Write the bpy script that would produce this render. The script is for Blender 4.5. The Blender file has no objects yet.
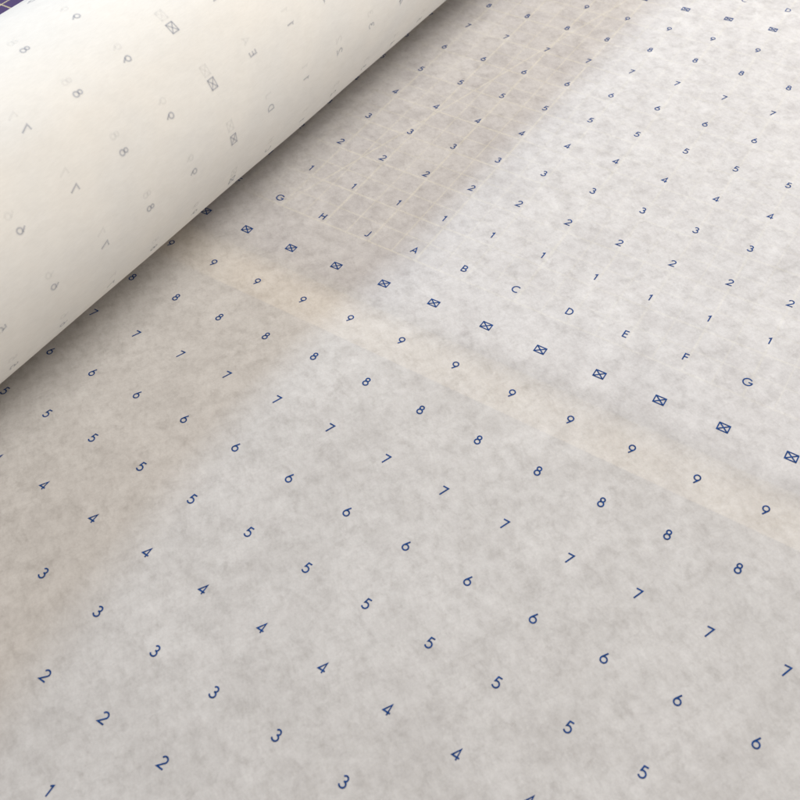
# Alphanumeric pattern paper, partly rolled up, over a purple cutting mat on a table.
import bpy, math
import numpy as np

IN = 0.0254                      # the script works in inches; everything is scaled to metres
WT = np.array([0.001,0.003,-0.011,-0.041,-0.007,0.067,0.031,-0.044,-0.027,0.003,-0.033,-0.059,-0.049,-0.049,-0.037,-0.012,-0.001,0.003,0.018,0.028,-0.004,-0.057,-0.066,-0.004,0.056,0.058,0.060,0.034,0.011,0.011,-0.017,-0.019,0.001,0.004,-0.010,0.020,0.051,0.072,0.069,-0.044,-0.088,-0.023,-0.044,-0.047,-0.010,0.018,0.029,0.005,0.016,0.029,0.012,-0.067,-0.023,0.011,-0.024,0.078,0.137,0.034,-0.012,-0.019,-0.044,-0.088,-0.082,-0.047,-0.057,-0.032,-0.003,-0.004,-0.131,-0.072,0.030,-0.082,-0.092,0.065,0.088,0.038,0.070,0.137,0.086,0.024,0.032,-0.007,-0.043,-0.048,-0.038,-0.108,-0.062,0.055,0.024,-0.034,-0.039,0.004,-0.001,-0.100,-0.037,0.039,0.018,0.032,0.050,0.040,-0.016,-0.046,-0.046,-0.057,-0.056,-0.004,0.070,-0.033,-0.015,0.121,0.011,-0.071,-0.054,-0.050,-0.048,-0.024,0.030,0.009,-0.029,-0.018,-0.065,-0.133,-0.071,0.045,-0.034,-0.040,0.068,0.071,0.047,0.024,0.029,0.004,-0.045,-0.023,-0.006,-0.013,-0.007,-0.033,-0.064,-0.041,-0.016,-0.031,0.010,0.001,-0.028,0.007,0.022,0.042,0.032,-0.012,-0.019,-0.007,-0.004,-0.001,-0.005,-0.013,-0.034,-0.067,-0.027,0.067,0.054,-0.008,-0.011,-0.001,0.011,0.013,0.000,-0.004,-0.002,-0.001,-0.000,-0.000,-0.007,-0.033,-0.055,-0.014,0.047,0.048,0.015,-0.000,-0.001,0.001,0.002,0.000,-0.000,-0.000,-0.000])
F_PX = 928.93                    # focal length in pixels of an 800 px frame
CAM = (10.74802, -9.11590, 11.37009)
ROT = ((0.8404085708, 0.5403671778, -0.0414336485),
       (0.4051337405, -0.6771839790, -0.6142381548),
       (-0.3599723412, 0.4994248408, -0.7880321960))

scene = bpy.context.scene
coll = scene.collection

# ------------------------------------------------------------------ paper heights
GX = np.arange(-1, 14.1, 1.5)
GY = np.arange(-10.5, 13.6, 1.5)
CTR = np.array([(a, b) for a in GX for b in GY])
CONTACT = -1.0


def height(xy):
    """Gentle cockles of the sheet (inches), measured from where the printed grid sits."""
    xy = np.atleast_2d(np.asarray(xy, float))
    out = np.zeros(len(xy))
    for s in range(0, len(xy), 4000):
        d = ((xy[s:s + 4000, None, :] - CTR[None]) ** 2).sum(-1)
        out[s:s + 4000] = np.exp(-d / (2 * 1.8 * 1.8)) @ WT
    x = xy[:, 0]
    k = np.clip((x - (CONTACT)) / 1.6, 0, 1)
    k = k * k * (3 - 2 * k)
    out = out * k + (-0.05) * (1 - k)
    lo = -0.345
    return np.where(out < lo + 0.05, lo + 0.05 * np.exp(np.minimum(0, (out - lo - 0.05)) / 0.05), out)


# ------------------------------------------------------------------ materials
def new_mat(name):
    m = bpy.data.materials.new(name)
    m.use_nodes = True
    nt = m.node_tree
    nt.nodes.clear()
    return m, nt, nt.nodes, nt.links


def noise(nt, vec, scale, detail=4.0, rough=0.55, dist=0.0):
    n = nt.nodes.new('ShaderNodeTexNoise')
    n.inputs['Scale'].default_value = scale
    n.inputs['Detail'].default_value = detail
    n.inputs['Roughness'].default_value = rough
    n.inputs['Distortion'].default_value = dist
    nt.links.new(vec, n.inputs['Vector'])
    return n.outputs['Fac']


def ramp(nt, fac, stops):
    r = nt.nodes.new('ShaderNodeValToRGB')
    e = r.color_ramp.elements
    while len(e) < len(stops):
        e.new(0.5)
    for k, (p, c) in enumerate(stops):
        e[k].position = p
        e[k].color = (*c, 1) if len(c) == 3 else c
    nt.links.new(fac, r.inputs['Fac'])
    return r.outputs['Color']


def mixc(nt, a, b, fac=0.5, mode='MULTIPLY'):
    m = nt.nodes.new('ShaderNodeMix')
    m.data_type = 'RGBA'
    m.blend_type = mode
    m.inputs['Factor'].default_value = fac
    nt.links.new(a, m.inputs['A'])
    nt.links.new(b, m.inputs['B'])
    return m.outputs['Result']


def objcoord(nt, scale=(1, 1, 1), rot=(0, 0, 0)):
    t = nt.nodes.new('ShaderNodeTexCoord')
    mp = nt.nodes.new('ShaderNodeMapping')
    mp.inputs['Scale'].default_value = scale
    mp.inputs['Rotation'].default_value = rot
    nt.links.new(t.outputs['Object'], mp.inputs['Vector'])
    return mp.outputs['Vector']


def paper_sheet_material():
    m, nt, N, L = new_mat('thin_pattern_paper')
    v = objcoord(nt)
    # cloudy formation of the thin paper: soft clots, then finer fibre grain
    a = ramp(nt, noise(nt, v, 175, 7.5, 0.70, 0.25), [(0.30, (0.775, 0.768, 0.762)), (0.49, (0.925, 0.923, 0.922)), (0.66, (1, 1, 1))])
    b = ramp(nt, noise(nt, v, 75, 2.0, 0.5, 0.2), [(0.32, (0.925, 0.92, 0.918)), (0.60, (1, 1, 1))])
    c = ramp(nt, noise(nt, v, 1300, 3.0, 0.6), [(0.25, (0.915, 0.915, 0.915)), (0.7, (1, 1, 1))])
    d = ramp(nt, noise(nt, v, 560, 5.0, 0.65, 0.4), [(0.33, (0.925, 0.92, 0.917)), (0.52, (0.985, 0.985, 0.985)), (0.66, (1, 1, 1))])
    col = mixc(nt, mixc(nt, mixc(nt, a, b, 1.0), c, 1.0), d, 1.0)
    # long fibres lying across each other
    for ang, sc in ((0.55, 520), (-0.75, 600), (1.9, 460)):
        turn = objcoord(nt, (1, 1, 1), (0, 0, ang))
        st = N.new('ShaderNodeMapping')
        st.inputs['Scale'].default_value = (1, 0.14, 1)
        L.new(turn, st.inputs['Vector'])
        fv = st.outputs['Vector']
        fib = ramp(nt, noise(nt, fv, sc, 3.0, 0.6, 0.8), [(0.34, (0.962, 0.96, 0.957)), (0.50, (1, 1, 1))])
        col = mixc(nt, col, fib, 1.0)
    tint = N.new('ShaderNodeRGB')
    tint.outputs[0].default_value = (0.965, 0.952, 0.938, 1)
    col = mixc(nt, col, tint.outputs[0], 1.0)
    bump = N.new('ShaderNodeBump')
    bump.inputs['Strength'].default_value = 0.10
    bump.inputs['Distance'].default_value = 0.0006
    L.new(noise(nt, v, 330, 5.0, 0.6), bump.inputs['Height'])
    dif = N.new('ShaderNodeBsdfPrincipled')
    dif.inputs['Roughness'].default_value = 0.75
    dif.inputs['Specular IOR Level'].default_value = 0.22
    L.new(col, dif.inputs['Base Color'])
    L.new(bump.outputs['Normal'], dif.inputs['Normal'])
    trl = N.new('ShaderNodeBsdfTranslucent')
    L.new(col, trl.inputs['Color'])
    m1 = N.new('ShaderNodeMixShader')
    m1.inputs[0].default_value = 0.12
    L.new(dif.outputs[0], m1.inputs[1])
    L.new(trl.outputs[0], m1.inputs[2])
    tra = N.new('ShaderNodeBsdfTransparent')
    m2 = N.new('ShaderNodeMixShader')
    thin = N.new('ShaderNodeMapRange')
    thin.inputs['From Min'].default_value = 0.3
    thin.inputs['From Max'].default_value = 0.7
    thin.inputs['To Min'].default_value = 0.288
    thin.inputs['To Max'].default_value = 0.254
    L.new(noise(nt, v, 210, 4.5, 0.62, 0.15), thin.inputs['Value'])
    at = N.new('ShaderNodeAttribute')
    at.attribute_name = 'contact'
    ml = N.new('ShaderNodeMapRange')
    ml.inputs['To Min'].default_value = 0.60
    ml.inputs['To Max'].default_value = 1.0
    L.new(at.outputs['Fac'], ml.inputs['Value'])
    mu = N.new('ShaderNodeMath')
    mu.operation = 'MULTIPLY'
    L.new(thin.outputs[0], mu.inputs[0])
    L.new(ml.outputs[0], mu.inputs[1])
    pm = N.new('ShaderNodeMapRange')
    pm.inputs['From Min'].default_value = 0.36
    pm.inputs['From Max'].default_value = 0.62
    pm.inputs['To Min'].default_value = 0.78
    pm.inputs['To Max'].default_value = 1.10
    L.new(noise(nt, v, 38, 3.0, 0.6, 0.3), pm.inputs['Value'])
    mu2 = N.new('ShaderNodeMath')
    mu2.operation = 'MULTIPLY'
    L.new(mu.outputs[0], mu2.inputs[0])
    L.new(pm.outputs[0], mu2.inputs[1])
    L.new(mu2.outputs[0], m2.inputs[0])
    L.new(m1.outputs[0], m2.inputs[1])
    L.new(tra.outputs[0], m2.inputs[2])
    out = N.new('ShaderNodeOutputMaterial')
    L.new(m2.outputs[0], out.inputs[0])
    return m


def paper_roll_material():
    m, nt, N, L = new_mat('rolled_pattern_paper')
    v = objcoord(nt, (1, 0.5, 1))
    a = ramp(nt, noise(nt, v, 260, 4.0, 0.6, 0.1), [(0.3, (0.955, 0.953, 0.95)), (0.7, (1, 1, 1))])
    b = ramp(nt, noise(nt, objcoord(nt), 45, 2.0, 0.5), [(0.3, (0.965, 0.97, 0.975)), (0.65, (1, 0.995, 0.985))])
    c = ramp(nt, noise(nt, objcoord(nt, (1, 0.25, 1)), 1500, 2.5, 0.6), [(0.25, (0.955, 0.955, 0.955)), (0.7, (1, 1, 1))])
    col = mixc(nt, mixc(nt, a, b, 1.0), c, 1.0)
    tint = N.new('ShaderNodeRGB')
    tint.outputs[0].default_value = (0.925, 0.925, 0.90, 1)
    col = mixc(nt, col, tint.outputs[0], 1.0)
    bump = N.new('ShaderNodeBump')
    bump.inputs['Strength'].default_value = 0.05
    bump.inputs['Distance'].default_value = 0.0005
    L.new(noise(nt, v, 400, 4.0, 0.6), bump.inputs['Height'])
    p = N.new('ShaderNodeBsdfPrincipled')
    p.inputs['Roughness'].default_value = 0.7
    p.inputs['Specular IOR Level'].default_value = 0.25
    L.new(col, p.inputs['Base Color'])
    L.new(bump.outputs['Normal'], p.inputs['Normal'])
    out = N.new('ShaderNodeOutputMaterial')
    L.new(p.outputs[0], out.inputs[0])
    return m


def plain_material(name, color, rough=0.6, spec=0.3, var=0.08, scale=300, alpha=1.0):
    m, nt, N, L = new_mat(name)
    v = objcoord(nt)
    lo = tuple(c * (1 - var) for c in color)
    hi = tuple(min(1, c * (1 + var)) for c in color)
    col = ramp(nt, noise(nt, v, scale, 4.0, 0.6), [(0.3, lo), (0.7, hi)])
    p = N.new('ShaderNodeBsdfPrincipled')
    p.inputs['Roughness'].default_value = rough
    p.inputs['Specular IOR Level'].default_value = spec
    L.new(col, p.inputs['Base Color'])
    out = N.new('ShaderNodeOutputMaterial')
    if alpha < 1:
        t = N.new('ShaderNodeBsdfTransparent')
        mx = N.new('ShaderNodeMixShader')
        mx.inputs[0].default_value = alpha
        L.new(t.outputs[0], mx.inputs[1])
        L.new(p.outputs[0], mx.inputs[2])
        L.new(mx.outputs[0], out.inputs[0])
    else:
        L.new(p.outputs[0], out.inputs[0])
    return m


def wood_material():
    m, nt, N, L = new_mat('light_wood_table')
    v = objcoord(nt, (0.06, 1, 1))
    col = ramp(nt, noise(nt, v, 90, 6.0, 0.65, 0.6), [(0.3, (0.93, 0.755, 0.49)), (0.7, (0.96, 0.82, 0.57))])
    p = N.new('ShaderNodeBsdfPrincipled')
    p.inputs['Roughness'].default_value = 0.45
    L.new(col, p.inputs['Base Color'])
    out = N.new('ShaderNodeOutputMaterial')
    L.new(p.outputs[0], out.inputs[0])
    return m


M_SHEET = paper_sheet_material()
M_ROLL = paper_roll_material()
M_INK = plain_material('navy_print', (0.011, 0.058, 0.22), 0.7, 0.06, 0.5, 1400)
M_SHOW = plain_material('print_seen_through_paper', (0.22, 0.28, 0.42), 0.75, 0.2, 0.3, 900, 0.25)
M_GHOST = plain_material('print_seen_through_two_layers', (0.44, 0.46, 0.50), 0.75, 0.2, 0.10, 900, 0.034)
M_BLUR = plain_material('print_softened_by_paper', (0.36, 0.36, 0.41), 0.75, 0.2, 0.10, 900, 0.095)
M_PURPLE = plain_material('purple_mat', (0.062, 0.030, 0.135), 0.55, 0.3, 0.12, 700)
M_LINE = plain_material('pale_mat_lines', (0.90, 0.82, 0.48), 0.6, 0.2, 0.05, 400)
M_GREY = plain_material('grey_mat', (0.31, 0.27, 0.23), 0.6, 0.25, 0.08, 500)
M_WOOD = wood_material()


# ------------------------------------------------------------------ mesh helpers
def mesh_obj(name, verts, faces, mats, fmat=None, parent=None, smooth=False):
    me = bpy.data.meshes.new(name)
    v = np.asarray(verts, float) * IN
    me.from_pydata([tuple(p) for p in v], [], faces)
    for mm in mats:
        me.materials.append(mm)
    if fmat is not None:
        me.polygons.foreach_set('material_index', np.asarray(fmat, dtype=np.int32))
    if smooth:
        me.polygons.foreach_set('use_smooth', np.ones(len(me.polygons), dtype=bool))
    me.update()
    o = bpy.data.objects.new(name, me)
    coll.objects.link(o)
    if parent:
        o.parent = parent
    return o


# ------------------------------------------------------------------ stroke lettering
def arc(cx, cy, rx, ry, a0, a1, n=12):
    return [(cx + rx * math.cos(math.radians(a0 + (a1 - a0) * k / n)),
             cy + ry * math.sin(math.radians(a0 + (a1 - a0) * k / n))) for k in range(n + 1)]


def circ(cx, cy, r, n=18):
    return arc(cx, cy, r, r, 0, 360 - 360 / n, n - 1)


# glyph -> list of (points, closed); one unit = cap height, origin at the middle
def flip(pts):
    return [(-x, 1 - y) for x, y in pts]


SIX = [(circ(0, 0.31, 0.29), True), ([(-0.23, 0.49), (0.13, 1.0)], False)]
GLYPH = {
    '1': [([(-0.17, 0.80), (0.06, 0.97), (0.06, 0.0)], False)],
    '2': [(arc(0.0, 0.72, 0.27, 0.27, 165, -38, 12) + [(-0.30, 0.03), (0.33, 0.03)], False)],
    '3': [(arc(0.0, 0.755, 0.225, 0.225, 155, -85, 10), False), (arc(0.0, 0.275, 0.285, 0.27, 95, -160, 12), False)],
    '4': [([(0.13, 0.0), (0.13, 0.97), (-0.33, 0.25), (0.34, 0.25)], False)],
    '5': [([(0.27, 0.97), (-0.10, 0.97), (-0.19, 0.56)] + arc(-0.02, 0.31, 0.30, 0.30, 112, -150, 13), False)],
    '6': SIX,
    '7': [([(-0.29, 0.97), (0.29, 0.97), (-0.13, 0.0)], False)],
    '8': [(circ(0, 0.765, 0.21), True), (circ(0, 0.275, 0.27), True)],
    '9': [(flip(p), c) for p, c in SIX],
    'A': [([(-0.36, 0.0), (0.0, 0.97), (0.36, 0.0)], False), ([(-0.24, 0.31), (0.24, 0.31)], False)],
    'B': [([(-0.22, 0.03), (-0.22, 0.97)] + arc(0.02, 0.74, 0.23, 0.23, 90, -90, 8) + [(-0.2, 0.51)], False),
          ([(-0.2, 0.51)] + arc(0.05, 0.27, 0.27, 0.24, 90, -90, 8) + [(-0.22, 0.03)], False)],
    'C': [(arc(0.08, 0.5, 0.46, 0.48, 52, 308, 16), False)],
    'D': [([(-0.27, 0.03), (-0.27, 0.97)] + arc(-0.08, 0.5, 0.44, 0.47, 90, -90, 12), True)],
    'E': [([(0.25, 0.97), (-0.2, 0.97), (-0.2, 0.03), (0.25, 0.03)], False), ([(-0.2, 0.52), (0.22, 0.52)], False)],
    'F': [([(0.25, 0.97), (-0.2, 0.97), (-0.2, 0.0)], False), ([(-0.2, 0.52), (0.22, 0.52)], False)],
    'G': [(arc(0.0, 0.5, 0.47, 0.47, 42, 358, 18) + [(0.08, 0.48)], False)],
    'H': [([(-0.3, 0.0), (-0.3, 1.0)], False), ([(0.3, 0.0), (0.3, 1.0)], False), ([(-0.3, 0.52), (0.3, 0.52)], False)],
    'J': [([(0.14, 1.0), (0.14, 0.2)] + arc(-0.06, 0.2, 0.20, 0.20, -10, -150, 8), False)],
}
LETTERS = 'ABCDEFGHJ'
CAP = 0.150                      # digit height in inches
STROKE = 0.0208


def ribbon(pts, closed, w):
    """A flat stroke of width w along pts (mitred). Returns 2-D verts and quads."""
    P = np.array(pts, float)
    n = len(P)
    V, Fc = [], []
    for k in range(n):
        pa = P[k - 1] if (k > 0 or closed) else None
        pb = P[(k + 1) % n] if (k < n - 1 or closed) else None
        d1 = (P[k] - pa) if pa is not None else (pb - P[k])
        d2 = (pb - P[k]) if pb is not None else (P[k] - pa)
        d1 = d1 / (np.linalg.norm(d1) + 1e-12)
        d2 = d2 / (np.linalg.norm(d2) + 1e-12)
        n1 = np.array([-d1[1], d1[0]])
        n2 = np.array([-d2[1], d2[0]])
        m = n1 + n2
        l = np.linalg.norm(m)
        m = m / l if l > 1e-6 else n1
        s = min(1.0 / max(m @ n1, 0.2), 2.4)
        V += [P[k] + m * s * w / 2, P[k] - m * s * w / 2]
    rng = range(n) if closed else range(n - 1)
    for k in rng:
        a, b = 2 * k, 2 * ((k + 1) % n)
        Fc.append((a, a + 1, b + 1, b))
    return V, Fc


def glyph_strokes(ch, fat=1.0):
    """[(verts, faces)] in inches round the glyph's own middle."""
    out = []
    if ch == 'box':
        hw, hh, w = 0.082, 0.066, 0.0188 * fat
        out.append(ribbon([(-hw, -hh), (hw, -hh), (hw, hh), (-hw, hh)], True, w))
        out.append(ribbon([(-hw, -hh), (hw, hh)], False, w))
        out.append(ribbon([(-hw, hh), (hw, -hh)], False, w))
        return out
    for pts, closed in GLYPH[ch]:
        p = [(x * CAP, (y - 0.5) * CAP) for x, y in pts]
        out.append(ribbon(p, closed, STROKE * fat))
    return out


def symbol_at(i, j):
    r = j % 11
    if r == 0:
        return 'box'
    if r == 1:
        return LETTERS[(i - 4) % 9]
    return str(r - 1)


class Builder:
    def __init__(self):
        self.v, self.f, self.m = [], [], []

    def add(self, verts, faces, mi):
        b = len(self.v)
        self.v += [tuple(p) for p in verts]
        self.f += [tuple(b + k for k in fc) for fc in faces]
        self.m += [mi] * len(faces)


# ------------------------------------------------------------------ the paper
paper = bpy.data.objects.new('pattern_paper', None)
coll.objects.link(paper)
paper['label'] = 'translucent white pattern paper printed with navy numbers and crossed boxes, partly rolled up'
paper['category'] = 'paper'

# flat sheet
xs = np.unique(np.concatenate([np.arange(CONTACT, 0.6, 0.1), np.arange(0.6, 15, 0.2), np.arange(15, 22.01, 1.0)]))
ys = np.unique(np.concatenate([np.arange(-18, -13, 1.0), np.arange(-13, 16, 0.2), np.arange(16, 22.01, 1.0)]))
XX, YY = np.meshgrid(xs, ys)
flat = np.c_[XX.ravel(), YY.ravel()]
zz = height(flat)
B = Builder()
nx, ny = len(xs), len(ys)
B.v = [tuple(p) for p in np.c_[flat, zz]]
B.f = [(r * nx + c, r * nx + c + 1, (r + 1) * nx + c + 1, (r + 1) * nx + c) for r in range(ny - 1) for c in range(nx - 1)]
B.m = [0] * len(B.f)
rng = np.random.default_rng(3)
for i in range(0, 22):
    for j in range(-17, 22):
        jx, jy = rng.normal(0, 0.006, 2)
        for k, (V, Fc) in enumerate(glyph_strokes(symbol_at(i, j))):
            V = np.array(V) + (i + jx, j + jy)
            z = height(V) + 0.004 + 0.0012 * k
            B.add(np.c_[V, z], Fc, 1)
sheet = mesh_obj('flat_sheet', B.v, B.f, [M_SHEET, M_INK], B.m, paper, smooth=True)
# how closely the sheet lies on what is below it: lines below blur away where it has lifted
pv = np.array(B.v)


def smooth(t):
    t = np.clip(t, 0, 1)
    return t * t * (3 - 2 * t)


lift = smooth((pv[:, 0] - 3.6) / 1.6) * smooth((pv[:, 1] + 0.58) / 0.45)
lift = np.maximum(lift, 0.08 * smooth((pv[:, 1] + 0.42) / 0.5))
lift = np.maximum(lift, 0.42 * smooth((-1.06 - pv[:, 1]) / 0.62))
at = sheet.data.attributes.new('contact', 'FLOAT', 'POINT')
at.data.foreach_set('value', (1.0 - lift).astype(np.float32))

# roll: one spiral web of paper, the outer turn carrying the print on its inner face
RX, RZ, RR, RA = -1.0, 2.085, 2.135, 0.02
AX = np.array([math.sin(RA), math.cos(RA), 0.0])
SD = np.array([math.cos(RA), -math.sin(RA), 0.0])
ORG = np.array([RX, 0.0, RZ])
THICK = 0.011
JLO, JHI = -18.0, 22.0


def roll_point(arc_in, j, r):
    th = arc_in / RR
    r = r + 0.006 * math.sin(0.55 * j + 2.0 * th) + 0.005 * math.sin(0.9 * j - 3.0 * th + 1.0) + 0.004 * math.sin(1.7 * j + 5.0 * th)
    return ORG + j * AX + r * (math.sin(th) * SD - math.cos(th) * np.array([0, 0, 1.0]))


R = Builder()
TURNS, SEG = 12, 128
js = np.linspace(JLO, JHI, 81)
# begins at the contact line (arc = 2*pi*RR) and winds inwards with falling arc
for k in range(TURNS * SEG + 1):
    a = 2 * math.pi * RR * (1 - k / SEG)
    r = RR - THICK * max(0.0, k / SEG - 0.0)
    for j in js:
        R.v.append(tuple(roll_point(a, j, r)))
nj = len(js)
for k in range(TURNS * SEG):
    for c in range(nj - 1):
        R.f.append((k * nj + c, (k + 1) * nj + c, (k + 1) * nj + c + 1, k * nj + c + 1))
R.m = [0] * len(R.f)


def spiral_r(arc_in):
    return RR - THICK * (1 - arc_in / (2 * math.pi * RR))


for i in range(-14, -2):
    for j in range(-17, 22):
        if abs(i) < 1:
            continue
        a0 = 4.280 + 1.006 * (i + 10)
        if not 0.3 < a0 < 2 * math.pi * RR - 0.3:
            continue
        for k, (V, Fc) in enumerate(glyph_strokes(symbol_at(i, j))):
            pts = [roll_point(a0 + x, j + 0.06 + y, spiral_r(a0 + x) + 0.005 + 0.0012 * k) for x, y in V]
            R.add(pts, Fc, 1)
        for k, (V, Fc) in enumerate(glyph_strokes(symbol_at(i, j), 2.1)):
            pts = [roll_point(a0 + x, j + 0.06 + y, spiral_r(a0 + x) + 0.0085 + 0.0006 * k) for x, y in V]
            R.add(pts, Fc, 3)
        # the turn underneath shows more faintly, about a quarter inch round
        for k, (V, Fc) in enumerate(glyph_strokes(symbol_at(i - 13, j), 1.7)):
            for q, (dx, dy) in enumerate(((0.0, 0.0), (0.012, 0.010))):
                pts = [roll_point(a0 + 0.235 + 0.02 * math.sin(2.1 * i + j) + x + dx, j + 0.06 + 0.015 * math.sin(1.3 * j - i) + y + dy, spiral_r(a0 + x) + 0.003 + 0.0006 * (k * 3 + q)) for x, y in V]
                R.add(pts, Fc, 2)
roll = mesh_obj('paper_roll', R.v, R.f, [M_ROLL, M_SHOW, M_GHOST, M_BLUR], R.m, paper, smooth=True)
roll['label'] = 'cream back of the paper wound into a thick roll, print showing through mirrored'


# ------------------------------------------------------------------ mats and table
def rounded_slab(x0, x1, y0, y1, z0, z1, rad, nseg=6):
    ring = []
    for cx, cy, s in ((x1 - rad, y1 - rad, 0), (x0 + rad, y1 - rad, 90), (x0 + rad, y0 + rad, 180), (x1 - rad, y0 + rad, 270)):
        ring += arc(cx, cy, rad, rad, s, s + 90, nseg)
    n = len(ring)
    v = [(x, y, z0) for x, y in ring] + [(x, y, z1) for x, y in ring]
    f = [tuple(range(n - 1, -1, -1)), tuple(range(n, 2 * n))]
    f += [(k, (k + 1) % n, n + (k + 1) % n, n + k) for k in range(n)]
    return v, f


MT = -0.165                      # top of the purple mat
Mb = Builder()
v, f = rounded_slab(-16, 20, -0.17, 23.6, MT - 0.20, MT, 0.35)
Mb.add(v, f, 0)


def mat_line(p, q, w, z):
    V, Fc = ribbon([p, q], False, w)
    Mb.add([(x, y, z) for x, y in V], [tuple(reversed(fc)) for fc in Fc], 1)


GX0, GX1, GY0, GY1 = -15, 19, 0.98, 22.98
for x in range(GX0, GX1 + 1):
    mat_line((x, GY0), (x, GY1), 0.040 if x % 6 else 0.054, MT + 0.0020)
for k in range(23):
    mat_line((GX0, GY0 + k), (GX1, GY0 + k), 0.036, MT + 0.0032)
for x in range(GX0, GX1):
    for h in (0.5,):
        mat_line((x + h, GY0), (x + h, GY1), 0.022, MT + 0.0014)
for k in range(22):
    mat_line((GX0, GY0 + k + 0.5), (GX1, GY0 + k + 0.5), 0.022, MT + 0.0008)
mat_line((1, GY0), (1 + 22 / math.tan(math.radians(75)), GY1), 0.034, MT + 0.0044)
mat_line((-5, GY0), (-5 + 22 / math.tan(math.radians(60)), GY1), 0.034, MT + 0.0056)
mat_line((19, GY0), (19 - 22 / math.tan(math.radians(45)), GY1), 0.034, MT + 0.0068)
mat = mesh_obj('cutting_mat', Mb.v, Mb.f, [M_PURPLE, M_LINE], Mb.m)
mat['label'] = 'purple cutting mat with pale grid lines lying under the paper and roll'
mat['category'] = 'cutting mat'

v, f = rounded_slab(-16, 20, -20, -1.06, -0.405, -0.372, 0.35)
mat2 = mesh_obj('cutting_mat', v, f, [M_GREY])
mat2['label'] = 'plain grey mat dimly seen through the near half of the paper'
mat2['category'] = 'mat'

v, f = rounded_slab(-30, 30, -26, 40, -1.6, -0.41, 0.6)
table = mesh_obj('table_top', v, f, [M_WOOD])
table['label'] = 'light wooden table top faintly glowing through the paper between the mats'
table['category'] = 'table'

# ------------------------------------------------------------------ light
world = bpy.data.worlds.new('World')
scene.world = world
world.use_nodes = True
bg = world.node_tree.nodes.get('Background') or world.node_tree.nodes.new('ShaderNodeBackground')
bg.inputs['Color'].default_value = (1.0, 0.892, 0.798, 1)
bg.inputs['Strength'].default_value = 0.415


def area(name, loc, target, size, energy, color, size_y=None):
    ld = bpy.data.lights.new(name, 'AREA')
    ld.energy = energy
    ld.color = color
    ld.shape = 'RECTANGLE'
    ld.size = size
    ld.size_y = size_y or size
    o = bpy.data.objects.new(name, ld)
    coll.objects.link(o)
    from mathutils import Vector
    o.location = Vector(loc) * IN
    d = (Vector(target) - Vector(loc)) * IN
    o.rotation_euler = d.to_track_quat('-Z', 'Y').to_euler()
    return o


area('window_light', (-60, 24, 68), (4, 1, 0), 0.23, 18.6, (0.58, 0.77, 1.0))
area('ceiling_light', (13, 30, 38), (5, 4, 0), 0.7, 11.9, (1.0, 0.963, 0.912))

# ------------------------------------------------------------------ camera
cd = bpy.data.cameras.new('camera')
cam = bpy.data.objects.new('camera', cd)
coll.objects.link(cam)
from mathutils import Matrix
cam.matrix_world = Matrix((
    (ROT[0][0], -ROT[1][0], -ROT[2][0], CAM[0] * IN),
    (ROT[0][1], -ROT[1][1], -ROT[2][1], CAM[1] * IN),
    (ROT[0][2], -ROT[1][2], -ROT[2][2], CAM[2] * IN),
    (0, 0, 0, 1)))
cd.sensor_width = 36
cd.lens = 36 * F_PX / 800
cd.dof.use_dof = True
cd.dof.focus_distance = 0.385
cd.dof.aperture_fstop = 24
cd.clip_start = 0.01
cd.clip_end = 50
scene.camera = cam

scene.cycles.transparent_max_bounces = 48
scene.view_settings.view_transform = 'Standard'
scene.view_settings.look = 'None'
scene.view_settings.exposure = 0.09
scene.view_settings.gamma = 1.0
